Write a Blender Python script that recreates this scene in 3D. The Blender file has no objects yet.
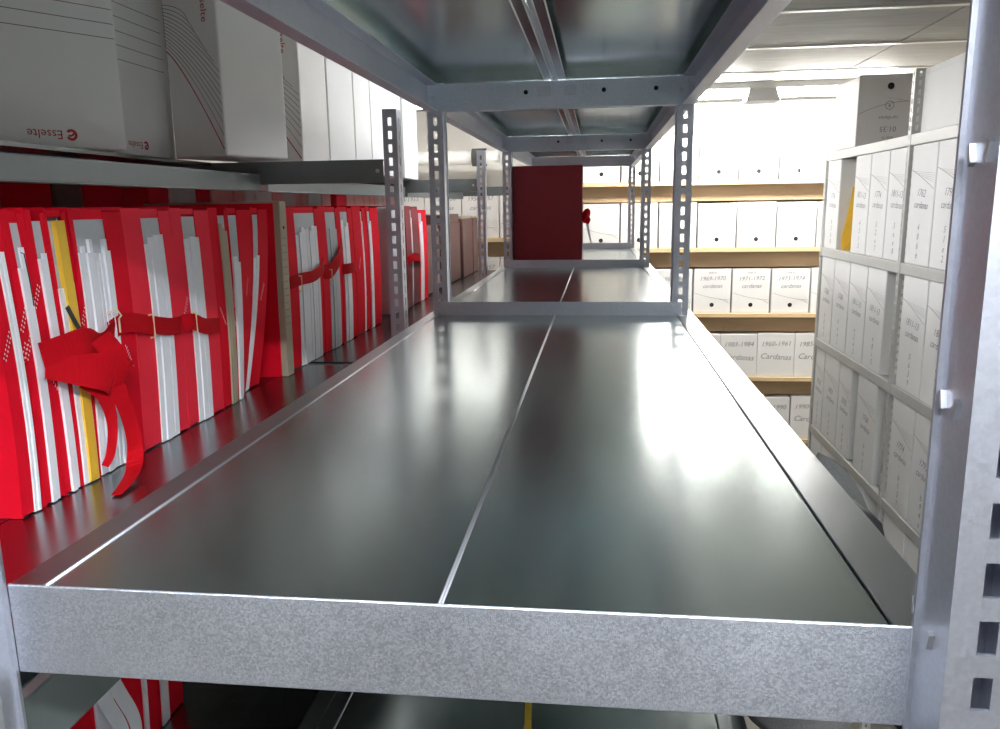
import bpy, math, random
from mathutils import Vector, Matrix
random.seed(7)
SC = bpy.context.scene
COL = SC.collection
D = bpy.data

# ------------------------------------------------------------------ materials
def new_mat(name):
    m = D.materials.new(name); m.use_nodes = True
    nt = m.node_tree
    return m, nt, nt.nodes['Principled BSDF']

def N(nt, kind, **kw):
    n = nt.nodes.new(kind)
    for k, v in kw.items():
        if k in n.inputs: n.inputs[k].default_value = v
        else: setattr(n, k, v)
    return n

def plain(name, col, rough=.6, metal=0., var=.0, scale=30., bump=0., bscale=200.):
    m, nt, b = new_mat(name)
    b.inputs['Roughness'].default_value = rough
    b.inputs['Metallic'].default_value = metal
    tc = N(nt, 'ShaderNodeTexCoord')
    if var:
        nz = N(nt, 'ShaderNodeTexNoise', Scale=scale, Detail=4.)
        nt.links.new(tc.outputs['Object'], nz.inputs['Vector'])
        mx = N(nt, 'ShaderNodeMix', data_type='RGBA')
        mx.inputs[6].default_value = tuple(c * (1 - var) for c in col) + (1,)
        mx.inputs[7].default_value = tuple(min(1, c * (1 + var)) for c in col) + (1,)
        nt.links.new(nz.outputs['Fac'], mx.inputs[0])
        nt.links.new(mx.outputs[2], b.inputs['Base Color'])
    else:
        b.inputs['Base Color'].default_value = col + (1,)
    if bump:
        nb = N(nt, 'ShaderNodeTexNoise', Scale=bscale, Detail=3.)
        nt.links.new(tc.outputs['Object'], nb.inputs['Vector'])
        bp = N(nt, 'ShaderNodeBump', Strength=bump, Distance=.002)
        nt.links.new(nb.outputs['Fac'], bp.inputs['Height'])
        nt.links.new(bp.outputs['Normal'], b.inputs['Normal'])
    return m

def galvanised(name, c0, c1, r0, r1, vscale, stretch=(1, 1, 1), bump=0., wt=.25):
    """zinc coated steel: crystal spangle in colour and roughness"""
    m, nt, b = new_mat(name)
    b.inputs['Metallic'].default_value = 1.
    tc = N(nt, 'ShaderNodeTexCoord'); mp = N(nt, 'ShaderNodeMapping')
    mp.inputs['Scale'].default_value = stretch
    nt.links.new(tc.outputs['Object'], mp.inputs['Vector'])
    vo = N(nt, 'ShaderNodeTexVoronoi', Scale=vscale); nz = N(nt, 'ShaderNodeTexNoise', Scale=9., Detail=6.)
    fine = N(nt, 'ShaderNodeTexNoise', Scale=vscale * 1.6, Detail=5.)
    for n in (vo, nz, fine): nt.links.new(mp.outputs['Vector'], n.inputs['Vector'])
    sep = N(nt, 'ShaderNodeSeparateColor'); nt.links.new(vo.outputs['Color'], sep.inputs[0])
    a = N(nt, 'ShaderNodeMath', operation='MULTIPLY_ADD'); a.inputs[1].default_value = wt
    nt.links.new(sep.outputs[0], a.inputs[0])
    h = N(nt, 'ShaderNodeMath', operation='MULTIPLY'); h.inputs[1].default_value = 1 - wt
    nt.links.new(nz.outputs['Fac'], h.inputs[0]); nt.links.new(h.outputs[0], a.inputs[2])
    mx = N(nt, 'ShaderNodeMix', data_type='RGBA')
    mx.inputs[6].default_value = c0 + (1,); mx.inputs[7].default_value = c1 + (1,)
    nt.links.new(a.outputs[0], mx.inputs[0]); nt.links.new(mx.outputs[2], b.inputs['Base Color'])
    mr = N(nt, 'ShaderNodeMapRange'); mr.inputs['To Min'].default_value = r0; mr.inputs['To Max'].default_value = r1
    nt.links.new(a.outputs[0], mr.inputs['Value']); nt.links.new(mr.outputs['Result'], b.inputs['Roughness'])
    if bump:
        bp = N(nt, 'ShaderNodeBump', Strength=bump, Distance=.001)
        nt.links.new(fine.outputs['Fac'], bp.inputs['Height']); nt.links.new(bp.outputs['Normal'], b.inputs['Normal'])
    return m

M = {}
M['panel'] = galvanised('zinc_panel', (.46, .525, .525), (.54, .605, .605), .17, .26, 60., (4, .7, 1), 0., .02)
M['beam'] = galvanised('zinc_beam', (.44, .47, .54), (.80, .83, .91), .32, .46, 1000., (1, 1, 1), .35, .42)
M['flange'] = galvanised('zinc_flange', (.32, .35, .37), (.42, .45, .47), .26, .34, 90., (1, 1, 1), 0., .0)
M['post'] = galvanised('zinc_post', (.48, .50, .56), (.66, .68, .76), .34, .46, 500., (1, 1, 1), .05, .25)
M['panel_dull'] = galvanised('zinc_panel_dull', (.22, .24, .25), (.30, .32, .33), .20, .30, 60., (4, .7, 1), 0., .02)  # darker zinc for the shelves of the left rack
M['bolt'] = plain('zinc_bolt', (.55, .56, .60), .35, 1.)
M['red'] = plain('red_card', (.70, .005, .020), .70, 0, .10, 14., .08, 240.)
M['red2'] = plain('red_card_bright', (.84, .030, .055), .66, 0, .08, 14., .08, 240.)
M['strap'] = plain('red_ribbon', (.46, .004, .010), .75, 0, .12, 40., .2, 900.)
for k_ in ('red', 'red2', 'strap'): M[k_].node_tree.nodes['Principled BSDF'].inputs['Specular IOR Level'].default_value = .06
M['darkred'] = plain('maroon_cloth_card', (.20, .004, .012), .6, 0, .08, 20., .1, 500.)
M['paper'] = plain('white_paper', (.88, .88, .93), .75, 0, .04, 50.)
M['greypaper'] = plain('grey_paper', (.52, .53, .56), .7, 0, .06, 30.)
M['yellow'] = plain('yellow_card', (.80, .48, .035), .6, 0, .08, 20.)
M['tan'] = plain('tan_card', (.43, .36, .26), .75, 0, .10, 25.)
M['pinklit'] = plain('salmon_card_lit', (.80, .36, .34), .6, 0, .1, 14.)  # salmon made lighter to stand in for light on the back-row files
M['browncard'] = plain('brown_card', (.12, .055, .048), .55, 0, .12, 8.)
M['box'] = plain('white_cardboard', (.80, .80, .79), .62, 0, .03, 10., .04, 300.)
M['boxold'] = plain('white_cardboard_warm', (.76, .73, .71), .62, 0, .04, 10., .04, 300.)
M['print'] = plain('box_print_red', (.40, .02, .03), .6)
M['printgrey'] = plain('box_print_grey', (.34, .27, .27), .6)
M['printdark'] = plain('box_print_brown', (.16, .10, .10), .6)
M['ink'] = plain('pen_ink', (.26, .26, .29), .6)
M['hole'] = plain('hole_black', (.008, .008, .008), .9)
M['boxin'] = plain('grey_board', (.42, .38, .36), .8)
M['black'] = plain('black_band', (.012, .012, .014), .5)
M['brass'] = plain('brass_wire', (.90, .76, .50), .3, .35)
M['white_mark'] = plain('white_thread', (.80, .74, .76), .7)
M['wall'] = plain('wall_paint', (.78, .76, .72), .85, 0, .04, 3.)
M['floor'] = plain('floor_vinyl', (.22, .20, .18), .5, 0, .12, 6.)
M['pipe'] = plain('pipe_paint', (.80, .80, .78), .4)
M['lampbody'] = plain('lamp_housing', (.70, .70, .68), .4)
M['lampgrey'] = plain('lamp_bracket', (.36, .36, .36), .5)
M['rackwhite'] = galvanised('aisle_rack_paint', (.50, .50, .49), (.60, .60, .58), .45, .6, 120.)
M['rackwhite'].node_tree.nodes['Principled BSDF'].inputs['Metallic'].default_value = .25
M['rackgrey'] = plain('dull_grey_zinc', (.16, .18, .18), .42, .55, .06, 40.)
M['yellowlabel'] = plain('pale_yellow_label', (.80, .78, .40), .7)
M['cord'] = plain('yellow_webbing', (.80, .52, .02), .55, 0, .1, 90.)

def wood(name, c0, c1):
    m, nt, b = new_mat(name)
    tc = N(nt, 'ShaderNodeTexCoord'); mp = N(nt, 'ShaderNodeMapping'); mp.inputs['Scale'].default_value = (1.2, 9, 14)
    nt.links.new(tc.outputs['Object'], mp.inputs['Vector'])
    nz = N(nt, 'ShaderNodeTexNoise', Scale=3., Detail=8., Distortion=1.2)
    nt.links.new(mp.outputs['Vector'], nz.inputs['Vector'])
    mx = N(nt, 'ShaderNodeMix', data_type='RGBA')
    mx.inputs[6].default_value = c0 + (1,); mx.inputs[7].default_value = c1 + (1,)
    nt.links.new(nz.outputs['Fac'], mx.inputs[0]); nt.links.new(mx.outputs[2], b.inputs['Base Color'])
    b.inputs['Roughness'].default_value = .6
    return m
M['pine'] = wood('pine_edge', (.62, .44, .24), (.74, .57, .34))
M['brownwood'] = wood('brown_board', (.30, .20, .11), (.40, .28, .16))

def ceiling_mat():
    m, nt, b = new_mat('ceiling_tile')
    b.inputs['Roughness'].default_value = .75; b.inputs['Specular IOR Level'].default_value = .15
    tc = N(nt, 'ShaderNodeTexCoord'); mp = N(nt, 'ShaderNodeMapping'); mp.inputs['Scale'].default_value = (1, 5, 1)
    nt.links.new(tc.outputs['Object'], mp.inputs['Vector'])
    nz = N(nt, 'ShaderNodeTexNoise', Scale=7., Detail=6.)
    nt.links.new(mp.outputs['Vector'], nz.inputs['Vector'])
    mx = N(nt, 'ShaderNodeMix', data_type='RGBA')
    mx.inputs[6].default_value = (.26, .255, .235, 1); mx.inputs[7].default_value = (.40, .395, .37, 1)
    nt.links.new(nz.outputs['Fac'], mx.inputs[0]); nt.links.new(mx.outputs[2], b.inputs['Base Color'])
    bp = N(nt, 'ShaderNodeBump', Strength=.25, Distance=.004)
    nt.links.new(nz.outputs['Fac'], bp.inputs['Height']); nt.links.new(bp.outputs['Normal'], b.inputs['Normal'])
    return m
M['ceiling'] = ceiling_mat()
M['ceilstrip'] = plain('ceiling_strip', (.62, .61, .58), .3)

def fabric():
    m, nt, b = new_mat('grey_canvas')
    tc = N(nt, 'ShaderNodeTexCoord')
    w = N(nt, 'ShaderNodeTexNoise', Scale=420., Detail=2.)
    nt.links.new(tc.outputs['Object'], w.inputs['Vector'])
    mx = N(nt, 'ShaderNodeMix', data_type='RGBA')
    mx.inputs[6].default_value = (.05, .05, .05, 1); mx.inputs[7].default_value = (.13, .13, .125, 1)
    nt.links.new(w.outputs['Fac'], mx.inputs[0]); nt.links.new(mx.outputs[2], b.inputs['Base Color'])
    b.inputs['Roughness'].default_value = .9
    return m
M['fabric'] = fabric()

def emitter(name, col, strength):
    m, nt, b = new_mat(name)
    b.inputs['Base Color'].default_value = (.9, .9, .9, 1)
    b.inputs['Emission Color'].default_value = col + (1,)
    b.inputs['Emission Strength'].default_value = strength
    return m
FAR_TUBE, NEAR_TUBE, FILL_TUBE = 205., 560., 45.
M['tube_far'] = emitter('lit_tube_far', (1., .97, .92), FAR_TUBE)
M['tube_left'] = emitter('lit_tube_left', (1., .97, .92), 16.)
M['tube_fill'] = emitter('lit_tube_fill', (.97, .98, 1.), FILL_TUBE)  # tubes of the fill lamps added above the bare rack
M['tube_near'] = emitter('lit_tube_near', (.90, .95, 1.), NEAR_TUBE)

# ------------------------------------------------------------------ mesh builder
class MB:
    def __init__(s): s.v = []; s.f = []; s.m = []
    def add(s, vs, fs, mi=0):
        o = len(s.v); s.v += [tuple(v) for v in vs]
        for f in fs: s.f.append(tuple(i + o for i in f)); s.m.append(mi)
    def box(s, x0, x1, y0, y1, z0, z1, mi=0):
        vs = [(x, y, z) for x in (x0, x1) for y in (y0, y1) for z in (z0, z1)]
        s.add(vs, [(0, 1, 3, 2), (4, 6, 7, 5), (0, 4, 5, 1), (2, 3, 7, 6), (0, 2, 6, 4), (1, 5, 7, 3)], mi)
    def obox(s, c, ux, uy, uz, mi=0):
        c, ux, uy, uz = map(Vector, (c, ux, uy, uz))
        vs = [c + ux * a + uy * b + uz * d for a in (-1, 1) for b in (-1, 1) for d in (-1, 1)]
        s.add(vs, [(0, 1, 3, 2), (4, 6, 7, 5), (0, 4, 5, 1), (2, 3, 7, 6), (0, 2, 6, 4), (1, 5, 7, 3)], mi)
    def tube(s, pts, r, n=8, mi=0, closed=False):
        pts = [Vector(p) for p in pts]; k = len(pts); base = len(s.v)
        for i, p in enumerate(pts):
            a = pts[(i - 1) % k] if (closed or i) else p
            b = pts[(i + 1) % k] if (closed or i < k - 1) else p
            t = (b - a).normalized()
            q = t.cross(Vector((0, 0, 1)))
            if q.length < .05: q = t.cross(Vector((1, 0, 0)))
            q.normalize(); w = t.cross(q)
            rr = r[i] if isinstance(r, (list, tuple)) else r
            for j in range(n):
                an = 2 * math.pi * j / n
                s.v.append(tuple(p + q * math.cos(an) * rr + w * math.sin(an) * rr))
        for i in range(k if closed else k - 1):
            for j in range(n):
                a = base + i * n; b = base + ((i + 1) % k) * n
                s.f.append((a + j, a + (j + 1) % n, b + (j + 1) % n, b + j)); s.m.append(mi)
        if not closed:
            s.f.append(tuple(base + j for j in range(n))[::-1]); s.m.append(mi)
            s.f.append(tuple(base + (k - 1) * n + j for j in range(n))); s.m.append(mi)
    def ribbon(s, pts, wdir, width, th=.0012, mi=0):
        """flat band along pts; wdir one vector or one per point"""
        pts = [Vector(p) for p in pts]; k = len(pts)
        if k > 2:      # smooth the path (Catmull-Rom)
            def cr(l):
                o = []
                for i in range(len(l) - 1):
                    p0, p1, p2, p3 = l[max(i - 1, 0)], l[i], l[i + 1], l[min(i + 2, len(l) - 1)]
                    for q in range(5):
                        u = q / 5
                        o.append(.5 * (2 * p1 + (p2 - p0) * u + (2 * p0 - 5 * p1 + 4 * p2 - p3) * u * u + (3 * p1 - p0 - 3 * p2 + p3) * u ** 3))
                return o + [l[-1]]
            if isinstance(wdir, list): wdir = cr([Vector(q) for q in wdir])
            if isinstance(width, list): width = cr(width)
            pts = cr(pts); k = len(pts)
        base = len(s.v)
        for i, p in enumerate(pts):
            a = pts[max(i - 1, 0)]; b = pts[min(i + 1, k - 1)]
            t = (b - a).normalized()
            w = Vector(wdir[i] if isinstance(wdir, list) else wdir).normalized()
            n = t.cross(w); n.normalize(); w = n.cross(t)
            wd = width[i] if isinstance(width, list) else width
            for e, g in ((-1, -1), (1, -1), (1, 1), (-1, 1)):
                s.v.append(tuple(p + w * e * wd / 2 + n * g * th / 2))
        for i in range(k - 1):
            for j in range(4):
                a = base + i * 4; b = a + 4
                s.f.append((a + j, a + (j + 1) % 4, b + (j + 1) % 4, b + j)); s.m.append(mi)
        s.f.append((base, base + 1, base + 2, base + 3)); s.m.append(mi)
        e = base + (k - 1) * 4
        s.f.append((e + 3, e + 2, e + 1, e)); s.m.append(mi)
    def build(s, name, mats, parent=None, bevel=0., smooth=False, seg=2):
        me = D.meshes.new(name); me.from_pydata(s.v, [], s.f)
        for m in (mats if isinstance(mats, (list, tuple)) else [mats]): me.materials.append(m)
        me.polygons.foreach_set('material_index', s.m)
        me.update()
        import bmesh
        bm = bmesh.new(); bm.from_mesh(me); bmesh.ops.recalc_face_normals(bm, faces=bm.faces); bm.to_mesh(me); bm.free()
        if smooth: me.polygons.foreach_set('use_smooth', [True] * len(me.polygons))
        o = D.objects.new(name, me); COL.objects.link(o)
        if parent: o.parent = parent
        if bevel:
            b = o.modifiers.new('bevel', 'BEVEL'); b.width = bevel; b.segments = seg; b.limit_method = 'ANGLE'; b.angle_limit = math.radians(40)
        return o

def thing(name, label, cat, loc=(0, 0, 0), rz=0., group=None):
    o = D.objects.new(name, None); COL.objects.link(o); o.empty_display_size = .05
    o.location = loc; o.rotation_euler = (0, 0, rz)
    o['label'] = label; o['category'] = cat
    if group: o['group'] = group
    return o

def struct(o, label=None):
    o['kind'] = 'structure'
    if label: o['label'] = label
    return o

_txt = {}
def text_geo(txt, size, shear=0., space=1.):
    """outline mesh of a line of lettering in the XY plane, centred"""
    k = (txt, shear, space)
    if k not in _txt:
        cu = D.curves.new('lettering', 'FONT'); cu.body = txt; cu.size = 1.; cu.resolution_u = 2
        cu.align_x = 'CENTER'; cu.align_y = 'CENTER'; cu.shear = shear; cu.space_character = space
        ob = D.objects.new('lettering', cu)
        me = D.meshes.new_from_object(ob)
        _txt[k] = ([tuple(v.co) for v in me.vertices], [tuple(p.vertices) for p in me.polygons])
        D.objects.remove(ob); D.curves.remove(cu); D.meshes.remove(me)
    vs, fs = _txt[k]
    return [(x * size, y * size) for x, y, z in vs], fs

# ------------------------------------------------------------------ shelving hardware
def slotted_face(mb, x0, x1, z0, z1, sw, sh, pitch, th, place):
    """perforated strip; place(u, d, z) -> xyz, u across, d through the sheet"""
    def slab(u0, u1, za, zb):
        vs = [place(u, d, z) for u in (u0, u1) for d in (0, th) for z in (za, zb)]
        mb.add(vs, [(0, 1, 3, 2), (4, 6, 7, 5), (0, 4, 5, 1), (2, 3, 7, 6), (0, 2, 6, 4), (1, 5, 7, 3)])
    c = (x0 + x1) / 2; a, b = c - sw / 2, c + sw / 2
    slab(x0, a, z0, z1); slab(b, x1, z0, z1)
    z = z0
    n = int((z1 - z0) / pitch); off = ((z1 - z0) - n * pitch) / 2 + z0
    zlo = z0
    for i in range(n):
        s0 = off + i * pitch + (pitch - sh) / 2
        slab(a, b, zlo, s0); zlo = s0 + sh
    slab(a, b, zlo, z1)

def post(parent, cx, cy, ax, by, z0, z1, w=.030, d=.030, slots_b=False, mat='post'):
    """angle upright: corner at (cx, cy); slotted face runs along X by ax*w, flange along Y by by*d"""
    mb = MB(); th = .0018
    slotted_face(mb, 0, w, z0, z1, .0075, .0150, .0250, th, lambda u, dd, z: (cx + ax * u, cy + by * dd, z))
    if slots_b:
        slotted_face(mb, th, d, z0, z1, .0075, .0150, .0250, th, lambda u, dd, z: (cx + ax * dd, cy + by * u, z))
    else:
        x0, x1 = sorted((cx, cx + ax * th)); y0, y1 = sorted((cy + by * th, cy + by * d))
        mb.box(x0, x1, y0, y1, z0, z1)
        # folded return edge on the flange
        x0, x1 = sorted((cx - ax * .0022, cx + ax * th)); y0, y1 = sorted((cy + by * (d - .002), cy + by * d))
        mb.box(x0, x1, y0, y1, z0, z1)
    return mb.build('post', M[mat], parent)

def panel(parent, x0, x1, y0, y1, z, drop=.022, lip=.012, mat='panel', name='shelf_panel'):
    """folded sheet-metal shelf board: top sheet, four down-turned edges, inward lips"""
    mb = MB(); t = .0011
    mb.box(x0, x1, y0, y1, z - t, z)
    for xa, xb in ((x0, x0 + t), (x1 - t, x1)): mb.box(xa, xb, y0, y1, z - drop, z - t)
    for ya, yb in ((y0, y0 + t), (y1 - t, y1)): mb.box(x0 + t, x1 - t, ya, yb, z - drop, z - t)
    mb.box(x0, x0 + lip, y0, y1, z - drop - t, z - drop); mb.box(x1 - lip, x1, y0, y1, z - drop - t, z - drop)
    return mb.build(name, M[mat], parent)

def cross_beam(parent, x0, x1, y, z0, z1, mat='beam', tabs=True, name='cross_beam', top=True):
    """channel with its face towards -Y"""
    mb = MB(); t = .0016; d = .024
    mb.box(x0, x1, y, y + t, z0, z1)
    if top: mb.box(x0, x1, y + t, y + d, z1 - t, z1 - .0001)
    mb.box(x0, x1, y + t, y + d, z0, z0 + t)
    mb.box(x0, x1, y + d - t, y + d, z0 + t, z0 + .012)
    o = mb.build(name, M[mat], parent, .0012)
    if tabs:
        for xx in (x0 + .012, x1 - .012):
            b = MB(); b.tube([(xx, y - .0025, (z0 + z1) / 2), (xx, y + .002, (z0 + z1) / 2)], .004, 10)
            b.build('bolt', M['bolt'], o)
    return o

def side_beam(parent, xo, xi, y0, y1, z0, z1, mat='beam', name='side_beam'):
    """long channel along Y; xo outer web, xi inner flange edge"""
    mb = MB(); t = .0016; a, b = sorted((xo, xi))
    w0, w1 = (xo, xo + t) if xi > xo else (xo - t, xo)
    mb.box(w0, w1, y0, y1, z0 + t, z1 - t)
    mb.box(a, b, y0, y1, z1 - t, z1); mb.box(a, b, y0, y1, z0, z0 + t)
    return mb.build(name, M[mat], parent, .0010)

FLOOR = -1.75
L = 1.2095
BH = .0497
ZS = -.0266

# ------------------------------------------------------------------ main rack (the empty shelf)
rack = thing('shelving_rack', 'empty galvanised steel shelving rack with long bare shelves in the middle of the aisle', 'shelving', (.25, 0, FLOOR))
RK = rack
def rp(o):  # geometry is written in world metres; shift under the rack's base
    o.location = (-.25, 0, -FLOOR); return o

rp(post(RK, .470, -.030, 1, 1, FLOOR, .50)); rp(post(RK, .0262, -.012, -1, 1, FLOOR, .50, .030, .012))
mb = MB(); mb.box(.4722, .4998, -.0016, -.0002, FLOOR, .50); mb.box(.4984, .4999, -.0280, -.0017, FLOOR, .50); rp(mb.build('post_back_web', M['post'], RK))
for k in (1, 2, 3):
    for (px, ax) in ((.030, -1), (.470, 1)):
        rp(post(RK, px, k * L + .003, ax, 1, FLOOR, .418))
# press-out hooks of the near beam ends through the posts
for yy, z, sg in ((-.0112, .2026, 1), (-.0253, .2035, -1), (-.0067, .1054, 1), (-.0199, .1046, -1), (.0015, .0100, 1), (-.0164, .0032, -1)):
    mb = MB(); mb.obox((.4688, yy, z), (.0012, 0, 0), (0, .0011, -.0007 * sg), (0, .0010 * sg, .0036))
    rp(mb.build('hook', M['bolt'], RK))

LEVELS = [(0., ZS), (.414, .4345), (-.4143, -.4143 + ZS)]
for zt, zp in LEVELS:
    for k in range(4):
        x0, x1 = (.0285, .4685) if k == 0 else (.002, .488)
        cb = cross_beam(RK, x0, x1, k * L, zt - BH, zt, tabs=(k > 0), top=(zt > .1)); rp(cb)
    for k in range(3):
        ya, yb = k * L + (.0245 if zt > .1 else .0022), (k + 1) * L - .0005
        zz = zt if zp > zt - .01 else zp + .0006
        if zt == .414:
            rp(side_beam(RK, .000, .022, ya, yb, zt - BH, zt)); rp(side_beam(RK, .500, .478, ya, yb, zt - BH, zt))
            rp(panel(RK, .0030, .2405, ya, yb, zp, .019, .016)); rp(panel(RK, .2495, .4970, ya, yb, zp, .019, .016))
            mb = MB(); mb.box(.2408, .2492, ya - .024, yb, zp - .0125, zp - .0110); rp(mb.build('gap_light_stop', M['post'], RK))  # strip added to stop lamp light leaking through the panel gap
            for xx in (.2255, .2400, .2500, .2645):
                mb = MB(); mb.tube([(xx, ya, zp - .0205), (xx, yb, zp - .0205)], .0011, 8); rp(mb.build('panel_rim', M['bolt'], RK, smooth=True))
        else:
            rp(side_beam(RK, -.012, .0098, ya, yb, zz - BH, zz, 'flange')); rp(side_beam(RK, .5125, .4785, ya, yb, zz - BH, zz, 'flange'))
            a = panel(RK, .0110, .2428, ya, yb, zp, .022, .012); b = panel(RK, .2452, .4768, ya, yb, zp, .022, .012)
            rp(a); rp(b)
            for xx in (.0104, .2433, .2447):   # rolled panel edges
                mb = MB(); mb.tube([(xx, ya, zp - .0003), (xx, yb, zp - .0003)], .0012 if xx > .1 else .0017, 8)
                rp(mb.build('panel_rim', M['bolt'], RK, smooth=True))
# bolts on the upper cross beams
for k in (1, 2):
    for xx in (.19, .335, .43):
        mb = MB(); mb.tube([(xx, k * L - .0006, .394), (xx, k * L + .001, .394)], .0042, 12)
        rp(mb.build('bolt_hole', M['hole'], RK))
    for xx in (.226, .274):
        mb = MB(); mb.box(xx - .012, xx + .012, k * L - .0012, k * L + .001, .386, .405)
        rp(mb.build('stamped_tab', M['post'], RK, .001))

# ------------------------------------------------------------------ left rack
XF = -.060
lrack = thing('shelving_rack', 'galvanised steel rack full of red folders, close along the left of the bare shelf', 'shelving', (-.45, 0, FLOOR))
def lp(o): o.location = (.45, 0, -FLOOR); return o
for k in range(4):
    for (px, ax) in ((XF, -1), (-.84, -1)):
        lp(post(lrack, px, k * L + .0, ax, 1, FLOOR, .372, .028, .034, True))
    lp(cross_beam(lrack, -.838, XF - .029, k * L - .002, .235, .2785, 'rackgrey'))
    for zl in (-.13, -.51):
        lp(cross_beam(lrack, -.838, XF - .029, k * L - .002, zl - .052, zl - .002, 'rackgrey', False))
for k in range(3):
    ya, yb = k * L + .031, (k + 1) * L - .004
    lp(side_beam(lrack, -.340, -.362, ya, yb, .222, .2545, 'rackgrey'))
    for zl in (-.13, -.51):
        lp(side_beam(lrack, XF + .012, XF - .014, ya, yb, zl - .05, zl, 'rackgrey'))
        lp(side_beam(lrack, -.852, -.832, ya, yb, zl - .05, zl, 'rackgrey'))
        for xa, xb in ((-.2860, XF - .016), (-.5580, -.2880), (-.8300, -.5600)):
            lp(panel(lrack, xa, xb, ya, yb, zl - .0004, mat='panel_dull'))
    for xa, xb in ((-.640, -.440), (-.838, -.642)):
        lp(panel(lrack, xa, xb, ya, yb, .2790, .005, mat='panel_dull'))

# ------------------------------------------------------------------ folders
def slab(mb, x0, x1, y0, y1, z0, z1, nz, fn, mi=0):
    base = len(mb.v)
    for i in range(nz + 1):
        z = z0 + (z1 - z0) * i / nz
        for (x, y) in ((x0, y0), (x1, y0), (x1, y1), (x0, y1)): mb.v.append(fn(x, y, z))
    for i in range(nz):
        for j in range(4):
            a = base + 4 * i; b = a + 4
            mb.f.append((a + j, a + (j + 1) % 4, b + (j + 1) % 4, b + j)); mb.m.append(mi)
    mb.f.append((base + 3, base + 2, base + 1, base)); mb.m.append(mi)
    e = base + nz * 4
    mb.f.append((e, e + 1, e + 2, e + 3)); mb.m.append(mi)

G_FOLD = 'red card folders standing on the left shelf'
def folder(label, ys, xf=-.272, zb=-.1298, h=.322, lean=0., sag=0., depth=.25, mat='red', mark=0, paper='paper',
           fill=1., extra=None, group=G_FOLD, npap=None, toplip=True, rnd=1):
    """a wallet of red card with loose papers showing between its two flaps"""
    rng = random.Random(rnd)
    y0, y1, y2, y3 = ys; yc = (y0 + y3) / 2
    t = thing('document_folder', label, 'folder', (xf, yc, zb), 0, group)
    ph = rng.uniform(0, 6)
    def fn(x, y, z):
        k = z / h
        g = math.exp(-((y - 1.035) / .085) ** 2) * max(0, 1 - k) ** 1.4 if zb > -.2 else 0
        y -= .046 * g; x -= .022 * g
        return (x + .004 * math.sin(k * 3.1) * (1 if x > -.02 else 0), y - yc + lean * (k - .55) - sag * max(0, 1 - k / .75) ** 2 + .0012 * math.sin(k * 5 + ph), z)
    c = MB(); bt = .002; NZ = 10
    slab(c, -depth, 0, y0, y0 + bt, 0, h, NZ, fn); slab(c, -depth, 0, y3 - bt, y3, 0, h - .004, NZ, fn)
    slab(c, -.0022, 0, y0 + bt, y1, 0.002, h - .002, NZ, fn); slab(c, -.0022, 0, y2, y3 - bt, 0.002, h - .006, NZ, fn)
    slab(c, -depth, -depth + bt, y0 + bt, y3 - bt, 0, h - .004, NZ, fn)
    if toplip: slab(c, -.0030, -.0012, y1, y2, h - rng.uniform(.010, .016), h - .003, 2, fn)
    for q in range(mark):     # white woven pattern printed on the flaps
        z0 = rng.choice([.19, .13, .215, .16]) * h / .32 + rng.uniform(-.015, .015)
        yy = (y0 + y1) / 2 if (q % 2 == 0 or y3 - y2 < .006) else (y2 + y3) / 2
        sg = 1 if z0 > .16 else -1
        for j in range(7):
            a = yy + (j - 3) * .0022 * min(1., (abs(y1 - y0) + .004) / .014); b = z0 + sg * (j - 3) * .0042
            for dy, dz in ((-.0013, .0012), (.0013, -.0012)):
                p = [fn(.0005, a + dy - .0009, b + dz), fn(.0005, a + dy, b + dz - .0016), fn(.0005, a + dy + .0009, b + dz), fn(.0005, a + dy, b + dz + .0016)]
                c.add([(p_[0] + .0003, p_[1], p_[2]) for p_ in p], [(0, 1, 2, 3)], 1)
    c.build('cover', [M[mat], M['white_mark']], t)
    if y2 - y1 > .0025:
        p = MB(); ya, yb = y1 - .001, y2 + .001
        n = npap or max(2, int((yb - ya) / .006)); w = (yb - ya) / n
        for i in range(n):
            xo = .0035 - rng.uniform(0, .004)
            slab(p, -depth + .01, xo, ya + i * w + .0002, ya + (i + 1) * w - .0004, .001, h * rng.uniform(.83, .90) * fill, NZ, fn)
        p.build('papers', M[paper], t)
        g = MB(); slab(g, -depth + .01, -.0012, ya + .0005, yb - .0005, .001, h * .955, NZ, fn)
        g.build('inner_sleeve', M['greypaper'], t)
    if extra: extra(t, fn, ys, h)
    return t

def yellow_sheet(a, b):
    def go(t, fn, ys, h):
        m = MB(); slab(m, -.22, .0045, a, b, .002, h * .955, 10, fn); m.build('yellow_divider', M['yellow'], t)
        m = MB(); slab(m, -.22, -.004, b - .001, b, h * .93, h * .965, 2, fn); m.build('divider_tab', M['paper'], t)
    return go
def clip(yy, z0, z1):
    def go(t, fn, ys, h):
        m = MB(); m.tube([fn(.0042, yy, z0), fn(.0048, yy, (z0 + z1) / 2), fn(.0042, yy, z1), fn(.0042, yy - .004, z1 + .001)], .0006, 5, 0)
        m.build('paper_clip', M['black'], t)
    return go
def buckle_strap(pts, bucks, wd=.024):
    """red ribbon round the front with wire buckles (absolute metres)"""
    def go(t, fn, ys, h):
        o = t.location
        m = MB(); m.ribbon([Vector(p) - o for p in pts], (0, 0, 1), wd, .0014)
        s = m.build('strap', M['strap'], t)
        for (bx, by, bz) in bucks:
            m = MB(); c = Vector((bx, by, bz)) - o
            m.tube([c + Vector((.001, -.0035, .015)), c + Vector((.003, .0035, .015)), c + Vector((.003, .0035, -.015)), c + Vector((.001, -.0035, -.015))], .0014, 6, 0)
            m.build('buckle', M['brass'], s)
    return go
def multi(*fs):
    def go(t, fn, ys, h):
        for f in fs: f(t, fn, ys, h)
    return go

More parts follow.
